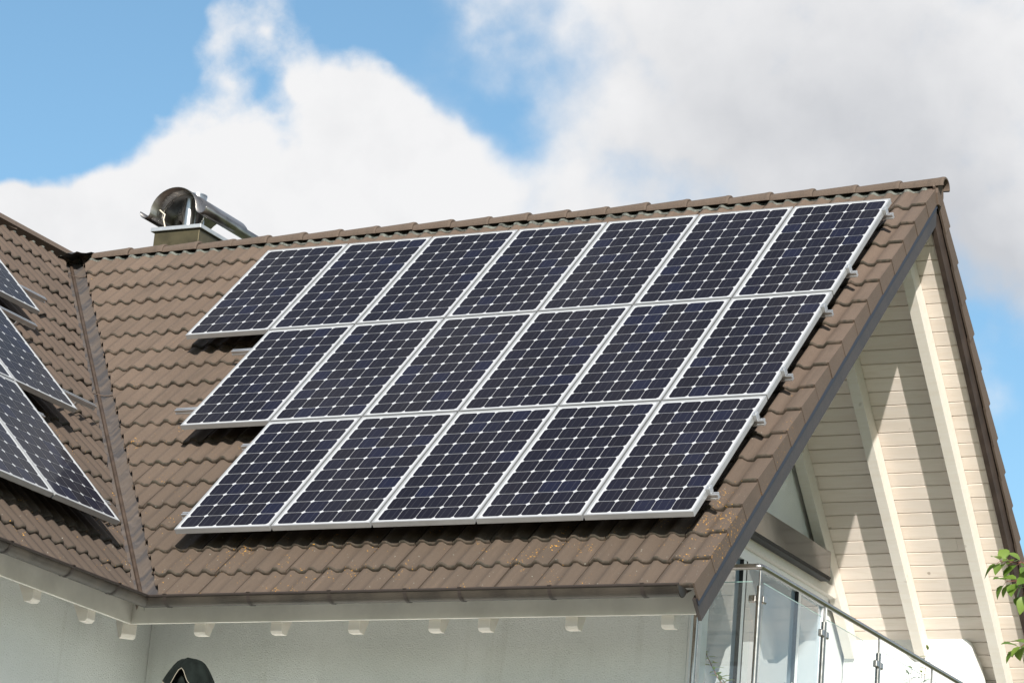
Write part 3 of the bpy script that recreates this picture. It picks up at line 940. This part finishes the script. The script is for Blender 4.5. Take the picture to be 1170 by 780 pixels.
# ------------------------------------------------------------------ balcony railing
RX, RY, RZ = .20, -3.30, -4.085
rl = thing('balcony_railing', 'steel and glass balcony railing in the open gable', 'railing', Matrix.Translation((RX, 0, -5.16)))
def rb(m_, name, mt, par=None, **kw):
    for i, v in enumerate(m_.v): m_.v[i] = v - Vector((RX, 0, -5.16))
    return m_.build(name, mt, par or rl, **kw)
mb = MB(); hr = .0215
mb.tube([(-.30, RY, RZ), (RX-.05, RY, RZ), (RX-.015, RY+.004, RZ), (RX-.004, RY+.015, RZ), (RX, RY+.05, RZ), (RX, 3.4, RZ)], hr, 16)
rb(mb, 'handrail', M_STEEL)
posts = [(-.27, RY), (RX-.012, RY+.02), (RX, -2.075), (RX, -.93), (RX, .28), (RX, 1.46), (RX, 2.64)]
for i, (x, y) in enumerate(posts):
    mb = MB(); mb.tube([(x, y, -5.16), (x, y, RZ-.135)], .0205, 16)
    mb.tube([(x, y, RZ-.135), (x, y, RZ-.01)], .0085, 10)
    po = rb(mb, 'post', M_STEEL)
    for z in (RZ-.225, RZ-.88):
        mb = MB()
        if i == 0: mb.box(x+.018, x+.075, y-.018, y+.018, z-.026, z+.026)
        elif i == 1:
            mb.box(x-.075, x-.018, y-.018, y+.018, z-.026, z+.026)
            m3 = MB(); m3.box(x-.006, x+.030, y+.018, y+.075, z-.026, z+.026); rb(m3, 'glass_clamp', M_STEEL, po, bevel=.008)
        else:
            mb.box(x-.018, x+.018, y-.072, y-.018, z-.026, z+.026)
            m3 = MB(); m3.box(x-.018, x+.018, y+.018, y+.072, z-.026, z+.026); rb(m3, 'glass_clamp', M_STEEL, po, bevel=.008)
        rb(mb, 'glass_clamp', M_STEEL, po, bevel=.008)
ztop, zbot = RZ-.108, -5.10
pans = [('x', -.222, RX-.06)] + [('y', a_[1]+.045, b2[1]-.045) for a_, b2 in zip(posts[1:-1], posts[2:])]
for ax, a_, b2 in pans:
    mb = MB()
    if ax == 'x': mb.box(a_, b2, RY-.004, RY+.004, zbot, ztop)
    else: mb.box(RX-.004, RX+.004, a_, b2, zbot, ztop)
    gl = rb(mb, 'glass_panel', M_GLASS)
    mb = MB()
    if ax == 'x':
        mb.box(a_, b2, RY-.0042, RY+.0042, ztop+.0005, ztop+.003)
    else:
        mb.box(RX-.0042, RX+.0042, a_, b2, ztop+.0005, ztop+.003)
    rb(mb, 'glass_edge', M_EDGE, gl)

# ------------------------------------------------------------------ closed parasol by the wall
PXc, PYc, PZ = -3.615, -4.55, -4.955
ps = thing('parasol', 'closed dark green parasol with pale piping below the eaves', 'parasol', Matrix.Translation((PXc, PYc, GROUND+.06)))
def pb(m_, name, mt, par=None, **kw):
    for i, v in enumerate(m_.v): m_.v[i] = v - Vector((PXc, PYc, GROUND+.06))
    return m_.build(name, mt, par or ps, **kw)
mb = MB(); mb.tube([(PXc, PYc, GROUND+.08), (PXc, PYc, PZ-.02)], .024, 12)
pb(mb, 'pole', M_POLE)
mb = MB(); mb.tube([(PXc, PYc, GROUND+.062), (PXc, PYc, GROUND+.12), (PXc, PYc, GROUND+.14)], [.28, .28, .05], 24)
pb(mb, 'base', M_LEAD)
def drape(profile, flute, nf, ph, hem):
    rows = []; n = 64
    for j, (r, z) in enumerate(profile):
        t = j/(len(profile)-1); row = []
        for k in range(n+1):
            a_ = 2*math.pi*k/n
            fl = 1 + flute*t*(math.cos(nf*a_+ph))
            zz = z + hem(a_)*t**2
            row.append((PXc+math.cos(a_)*r*fl, PYc+math.sin(a_)*r*fl, PZ+zz))
        rows.append(row)
    return rows
def hem(a_):
    th = math.degrees(a_) + 56
    th = (th+180) % 360 - 180
    z = -.045*max(0, math.cos(math.radians(th)))
    z += .125*math.exp(-((th+24)/15)**2) + .02*math.cos(math.radians(th*4+30))
    return z
topr = drape([(.012, 0), (.045, -.002), (.072, -.010), (.098, -.030), (.122, -.064), (.144, -.105), (.164, -.148), (.180, -.190)], .07, 8, .9, hem)
mb = MB(); mb.sheet(topr)
vf = pb(mb, 'vent_flap', M_CLOTH)
mb = MB(); mb.tube(topr[-1], .0028, 6, caps=False); pb(mb, 'piping', M_PIPING, vf)
mb = MB(); mb.sheet(drape([(.03, -.06), (.09, -.12), (.12, -.25), (.11, -.6), (.10, -1.2), (.12, -1.75)], .22, 8, .2, lambda a_: .03*math.cos(4*a_)))
pb(mb, 'folded_canopy', M_CLOTH)

# ------------------------------------------------------------------ plants
def leaf(mb_, p, direction, up, ln, wd, at):
    d_ = direction.normalized(); s_ = d_.cross(up).normalized(); u_ = s_.cross(d_)
    prof_ = [(0, .05), (.12, .62), (.35, 1.0), (.6, .86), (.82, .46), (1.0, .0)]
    vs = []
    for t, w in prof_:
        c_ = p + d_*ln*t + u_*(-.25*ln*t*t)
        vs += [c_ - s_*wd*.5*w + u_*wd*.14*w, c_, c_ + s_*wd*.5*w + u_*wd*.14*w]
    fs = []
    for i in range(len(prof_)-1):
        b = i*3; fs += [(b, b+1, b+4, b+3), (b+1, b+2, b+5, b+4)]
    mb_.add(vs, fs, True, None, 0, at)
def shoots(name, label, base, tips, seed, group):
    rnd = random.Random(seed)
    base = Vector(base)
    root = thing(name, label, 'plant', Matrix.Translation((base.x, base.y, -5.16)), group)
    off = Vector((base.x, base.y, -5.16))
    st = MB(); lf = MB()
    for tip in tips:
        tip = Vector(tip); a_ = base + Vector((rnd.uniform(-.06, .06), rnd.uniform(-.06, .06), 0))
        mid = (a_+tip)/2 + Vector((rnd.uniform(-.04, .04), rnd.uniform(-.04, .04), 0))
        pts = [a_, mid, tip]; st.tube(pts, [.005, .004, .002], 6)
        for k in range(16):
            t = .3+.7*k/15
            p = a_.lerp(mid, t*2) if t < .5 else mid.lerp(tip, t*2-1)
            an = k*2.4 + rnd.random()
            dr = Vector((math.cos(an), math.sin(an), rnd.uniform(.15, .7)))
            leaf(lf, p, dr, Vector((0, 0, 1)), rnd.uniform(.06, .095), rnd.uniform(.020, .030), rnd.random())
    for m2 in (st, lf):
        for i, v in enumerate(m2.v): m2.v[i] = v - off
    st.build('stem', M_TWIG, root); lf.build('leaves', M_SHOOT, root, attr='tile_rand')
    pt = MB(); pt.tube([(0, 0, .002), (0, 0, .24), (0, 0, .25), (0, 0, .20)], [.10, .14, .125, .12], 20)
    pt.build('pot', M_POT, root)
shoots('potted_plant', 'leggy green balcony plant behind the glass, tip crossing the handrail', (-.1, .85, -4.93),
       [(-.1, 1.0, -3.80), (-.1, .62, -4.03), (-.08, .52, -4.10), (-.12, .93, -4.0)], 3, None)
shoots('potted_plant', 'small green balcony plant beside the end of the front wall', (-.15, -2.72, -4.93),
       [(-.38, -2.86, -4.60), (-.30, -2.8, -4.75), (-.1, -2.7, -4.9)], 4, None)

# fruit tree at the right edge
TB = Vector((3.05, -2.75, 0)); TB.z = gz(TB.x, TB.y)
tree = thing('fruit_tree', 'leafy green fruit tree reaching in beside the gable boarding', 'tree', Matrix.Translation(TB))
rnd = random.Random(21)
tr = MB(); lf = MB(); tw = MB()
top = Vector((3.0, -2.6, -2.9))
tr.tube([TB, TB+Vector((.03, .0, 1.5)), Vector((3.02, -2.7, -5.4)), Vector((3.05, -2.62, -4.2)), top], [.12, .095, .075, .05, .015], 12)
def twig(a_, b_, seed, n, ll=.125, lw=.088):
    r2 = random.Random(seed)
    mid = (a_+b_)/2 + Vector((r2.uniform(-.05, .05), r2.uniform(-.05, .05), r2.uniform(.02, .08)))
    ln = (b_-a_).length
    tw.tube([a_, mid, b_], [.004+.008*ln, .003+.004*ln, .0025], 7)
    for k in range(n):
        t = min(1, .12 + .9*k/(n-1))
        p = a_.lerp(mid, t*2) if t < .5 else mid.lerp(b_, t*2-1)
        an = k*2.399 + r2.random()*.6
        ax = (b_-a_).normalized()
        s_ = ax.cross(Vector((0, 0, 1))).normalized(); u_ = s_.cross(ax)
        dr = ax*r2.uniform(.2, .8) + s_*math.cos(an) + u_*math.sin(an)*.6 + Vector((0, 0, -.35))
        p2 = p + dr.normalized()*.035
        tw.tube([p, p2], .0015, 5, caps=False)
        leaf(lf, p2, dr, Vector((r2.uniform(-.4, .4), -.55, .8)), ll*r2.uniform(.75, 1.15), lw*r2.uniform(.8, 1.15), r2.random())
K = Vector((1.72, -2.50, -4.05))
# boughs that reach into the frame
bough = [(Vector((3.04, -2.64, -4.35)), Vector((2.02, -2.42, -4.02)))]
for a_, b_ in bough: tr.tube([a_, (a_+b_)/2+Vector((0, 0, .06)), b_], [.03, .018, .009], 8)
e = Vector((2.02, -2.42, -4.02))
twig(e, Vector((1.66, -2.50, -3.90)), 1, 16)
twig(e+Vector((.05, 0, 0)), Vector((1.72, -2.52, -4.05)), 2, 16)
twig(e+Vector((.02, 0, 0)), Vector((1.82, -2.45, -4.13)), 7, 9)
tr.tube([Vector((3.04, -2.66, -4.75)), Vector((2.4, -2.42, -4.58)), Vector((1.98, -2.36, -4.52))], [.028, .014, .007], 8)
twig(Vector((1.98, -2.36, -4.52)), Vector((1.755, -2.36, -4.50)), 4, 9)
for k in range(46):
    h = rnd.uniform(.05, 1.0); a0 = Vector((3.03, -2.66, -5.0 + 2.1*h))
    an = rnd.uniform(0, 6.283); rr_ = (1.15*(1-abs(h-.42)*1.1))*rnd.uniform(.55, 1)
    b0 = a0 + Vector((math.cos(an)*rr_, math.sin(an)*rr_, rnd.uniform(.1, .5)))
    if b0.x < 2.30: b0.x = 2.30 + rnd.uniform(0, .2)      # the tree stands clear of the gable
    twig(a0, b0, 100+k, 22)
for m2 in (tr, tw, lf):
    for i, v in enumerate(m2.v): m2.v[i] = v - TB
trunk = tr.build('trunk', M_BARK, tree)
tw.build('twigs', M_TWIG, tree); lf.build('crown', M_LEAF, tree, attr='tile_rand')

# ------------------------------------------------------------------ camera
cam = bpy.data.cameras.new('camera'); co = bpy.data.objects.new('camera', cam); COL.objects.link(co)
yaw, pit, rol, fpx = .4939, .2849, .0859, 3435.5562
cp, sp = math.cos(pit), math.sin(pit)
fwd = Vector((-math.sin(yaw)*cp, math.cos(yaw)*cp, sp)); rgt = Vector((math.cos(yaw), math.sin(yaw), 0)); up = rgt.cross(fwd)
r2 = rgt*math.cos(rol) + up*math.sin(rol); u2 = up*math.cos(rol) - rgt*math.sin(rol)
co.matrix_world = frame((8.2991, -22.2896, -8.6317), r2, u2, -fwd)
cam.sensor_width = 36; cam.lens = 36*fpx/1170; cam.clip_end = 9000; cam.clip_start = .1
sc.camera = co

# ------------------------------------------------------------------ light
SUN = Vector((.429, -.784, .449)).normalized()
sl = bpy.data.lights.new('sun', 'SUN'); so = bpy.data.objects.new('sun', sl); COL.objects.link(so)
sl.energy = 5.0; sl.angle = R(.53); sl.color = (1.0, .945, .86)
so.rotation_euler = SUN.to_track_quat('Z', 'Y').to_euler(); so.location = (20, -40, 30)

w = bpy.data.worlds.new('World'); sc.world = w; w.use_nodes = True
nt = w.node_tree
for n in list(nt.nodes): nt.nodes.remove(n)
out = nt.nodes.new('ShaderNodeOutputWorld'); bg = nt.nodes.new('ShaderNodeBackground')
lk(nt, bg.outputs[0], out.inputs[0]); bg.inputs[1].default_value = .104
sky = nt.nodes.new('ShaderNodeTexSky'); sky.sky_type = 'NISHITA'; sky.sun_disc = False
sky.sun_elevation = math.asin(SUN.z); sky.sun_rotation = math.atan2(SUN.x, SUN.y)
sky.air_density = 1.0; sky.dust_density = .4; sky.ozone_density = 1.6
d_ = nt.nodes.new('ShaderNodeTexCoord').outputs['Generated']
def dot(v):
    n = nt.nodes.new('ShaderNodeVectorMath'); n.operation = 'DOT_PRODUCT'; lk(nt, d_, n.inputs[0]); n.inputs[1].default_value = v
    return n.outputs['Value']
# a level, north-facing chart of the sky (azimuth 332 degrees, elevation 16 degrees at its centre)
AF, AR = fwd, rgt; AU = up
df = mth(nt, 'MAXIMUM', dot(tuple(AF)), .05)
U0 = mth(nt, 'DIVIDE', dot(tuple(AR)), df); V0 = mth(nt, 'DIVIDE', dot(tuple(AU)), df)
wn1 = nd(nt, 'ShaderNodeTexNoise', i_Scale=14.0, i_Detail=4.0, i_Roughness=.6); lk(nt, d_, wn1.inputs['Vector'])
sepw = nt.nodes.new('ShaderNodeSeparateXYZ'); lk(nt, wn1.outputs['Color'], sepw.inputs[0])
U = mth(nt, 'ADD', U0, mth(nt, 'MULTIPLY', mth(nt, 'SUBTRACT', sepw.outputs[0], .5), .050))
V = mth(nt, 'ADD', V0, mth(nt, 'MULTIPLY', mth(nt, 'SUBTRACT', sepw.outputs[1], .5), .050))
def chart(x, y):
    d = fwd + r2*((x-585)/fpx) + u2*((390-y)/fpx)
    return d.dot(AR)/d.dot(AF), d.dot(AU)/d.dot(AF)
def blob(x, y, rx, ry, amp):
    u0, v0 = chart(x, y)
    a_ = mth(nt, 'DIVIDE', mth(nt, 'SUBTRACT', U, u0), rx/fpx); b2 = mth(nt, 'DIVIDE', mth(nt, 'SUBTRACT', V, v0), ry/fpx)
    q = mth(nt, 'ADD', mth(nt, 'MULTIPLY', a_, a_), mth(nt, 'MULTIPLY', b2, b2))
    return mth(nt, 'MULTIPLY', mth(nt, 'EXPONENT', mth(nt, 'MULTIPLY', q, -1)), amp)
def total(bl, c0):
    acc = None
    for b in bl:
        x = blob(*b); acc = x if acc is None else mth(nt, 'ADD', acc, x)
    return mth(nt, 'ADD', acc, c0)
holes = [(-20, -20, 230, 190, -.95), (60, 140, 120, 80, -.40), (150, 50, 70, 90, -.32), (-80, 170, 160, 60, -.5),
         (470, 45, 90, 80, -.62), (560, 125, 60, 50, -.52), (400, -5, 70, 50, -.42), (600, 160, 36, 30, -.20), (1260, 575, 200, 210, -1.25), (1150, 330, 90, 60, .10),
         (425, 110, 75, 65, .42), (505, 180, 60, 36, .35), (185, 120, 60, 45, .22), (290, 230, 330, 75, .40), (940, 90, 330, 190, .45), (600, 330, 700, 260, .25), (310, 100, 30, 80, -.16), (275, 25, 50, 70, .26), (190, 140, 60, 40, .12), (30, 255, 130, 45, .5)]
cov = total(holes, .47)
fb = nd(nt, 'ShaderNodeTexNoise', i_Scale=20.0, i_Detail=7.0, i_Roughness=.58); lk(nt, d_, fb.inputs['Vector'])
fb2 = nd(nt, 'ShaderNodeTexNoise', i_Scale=60.0, i_Detail=5.0, i_Roughness=.6); lk(nt, d_, fb2.inputs['Vector'])
den = mth(nt, 'ADD', cov, mth(nt, 'ADD', mth(nt, 'MULTIPLY', mth(nt, 'SUBTRACT', fb.outputs[0], .5), 1.1), mth(nt, 'MULTIPLY', mth(nt, 'SUBTRACT', fb2.outputs[0], .5), .35)))
vo = nd(nt, 'ShaderNodeTexVoronoi', feature='SMOOTH_F1', i_Scale=34.0, i_Detail=1.0, i_Roughness=.55)
vw = nt.nodes.new('ShaderNodeVectorMath'); vw.operation = 'MULTIPLY_ADD'; lk(nt, wn1.outputs['Color'], vw.inputs[0]); vw.inputs[1].default_value = (.06, .06, .06); lk(nt, d_, vw.inputs[2])
lk(nt, vw.outputs[0], vo.inputs['Vector'])
puff = mth(nt, 'SUBTRACT', .46, vo.outputs['Distance'])
den = mth(nt, 'ADD', den, mth(nt, 'MULTIPLY', puff, .55))
soft = sstep(nt, U0, chart(440, 60)[0], chart(600, 60)[0])
a1 = sstep(nt, den, .19, .60); a2 = sstep(nt, den, -.05, .80)
alpha = mth(nt, 'ADD', a1, mth(nt, 'MULTIPLY', soft, mth(nt, 'SUBTRACT', a2, a1)))
greys = [(950, 150, 260, 150, .75), (1120, 300, 130, 90, .9), (700, 130, 120, 90, -.05), (640, 40, 110, 80, -.15), (230, 190, 150, 60, -.15), (520, 220, 90, 40, -.1)]
gr = total(greys, .06)
gn = nd(nt, 'ShaderNodeTexNoise', i_Scale=9.0, i_Detail=4.0, i_Roughness=.5); lk(nt, d_, gn.inputs['Vector'])
gr = mth(nt, 'ADD', gr, mth(nt, 'MULTIPLY', mth(nt, 'SUBTRACT', gn.outputs[0], .5), .55))
sh = nt.nodes.new('ShaderNodeVectorMath'); sh.operation = 'ADD'; lk(nt, d_, sh.inputs[0]); sh.inputs[1].default_value = tuple((rgt*.35+up*.9)*.008)
fb3 = nd(nt, 'ShaderNodeTexNoise', i_Scale=20.0, i_Detail=7.0, i_Roughness=.58); lk(nt, sh.outputs[0], fb3.inputs['Vector'])
relief = mth(nt, 'SUBTRACT', fb3.outputs[0], fb.outputs[0])
gr = mth(nt, 'ADD', gr, mth(nt, 'MULTIPLY', relief, .8))
gr = mth(nt, 'SUBTRACT', gr, mth(nt, 'MULTIPLY', puff, .22), clamp=True)
ccol = mix(nt, gr, (5.6, 5.6, 5.65), (3.75, 3.85, 4.06))
skyc = mix(nt, 1.0, sky.outputs[0], (.80, .96, .94), 'MULTIPLY')
lk(nt, mix(nt, alpha, skyc, ccol), bg.inputs[0])

vs_ = sc.view_settings
vs_.view_transform = 'Standard'; vs_.look = 'None'; vs_.exposure = .64; vs_.gamma = 1; vs_.use_curve_mapping = False
sc.cycles.max_bounces = 8; sc.cycles.transparent_max_bounces = 12; sc.cycles.use_denoising = True
sc.cycles.caustics_reflective = False; sc.cycles.caustics_refractive = False
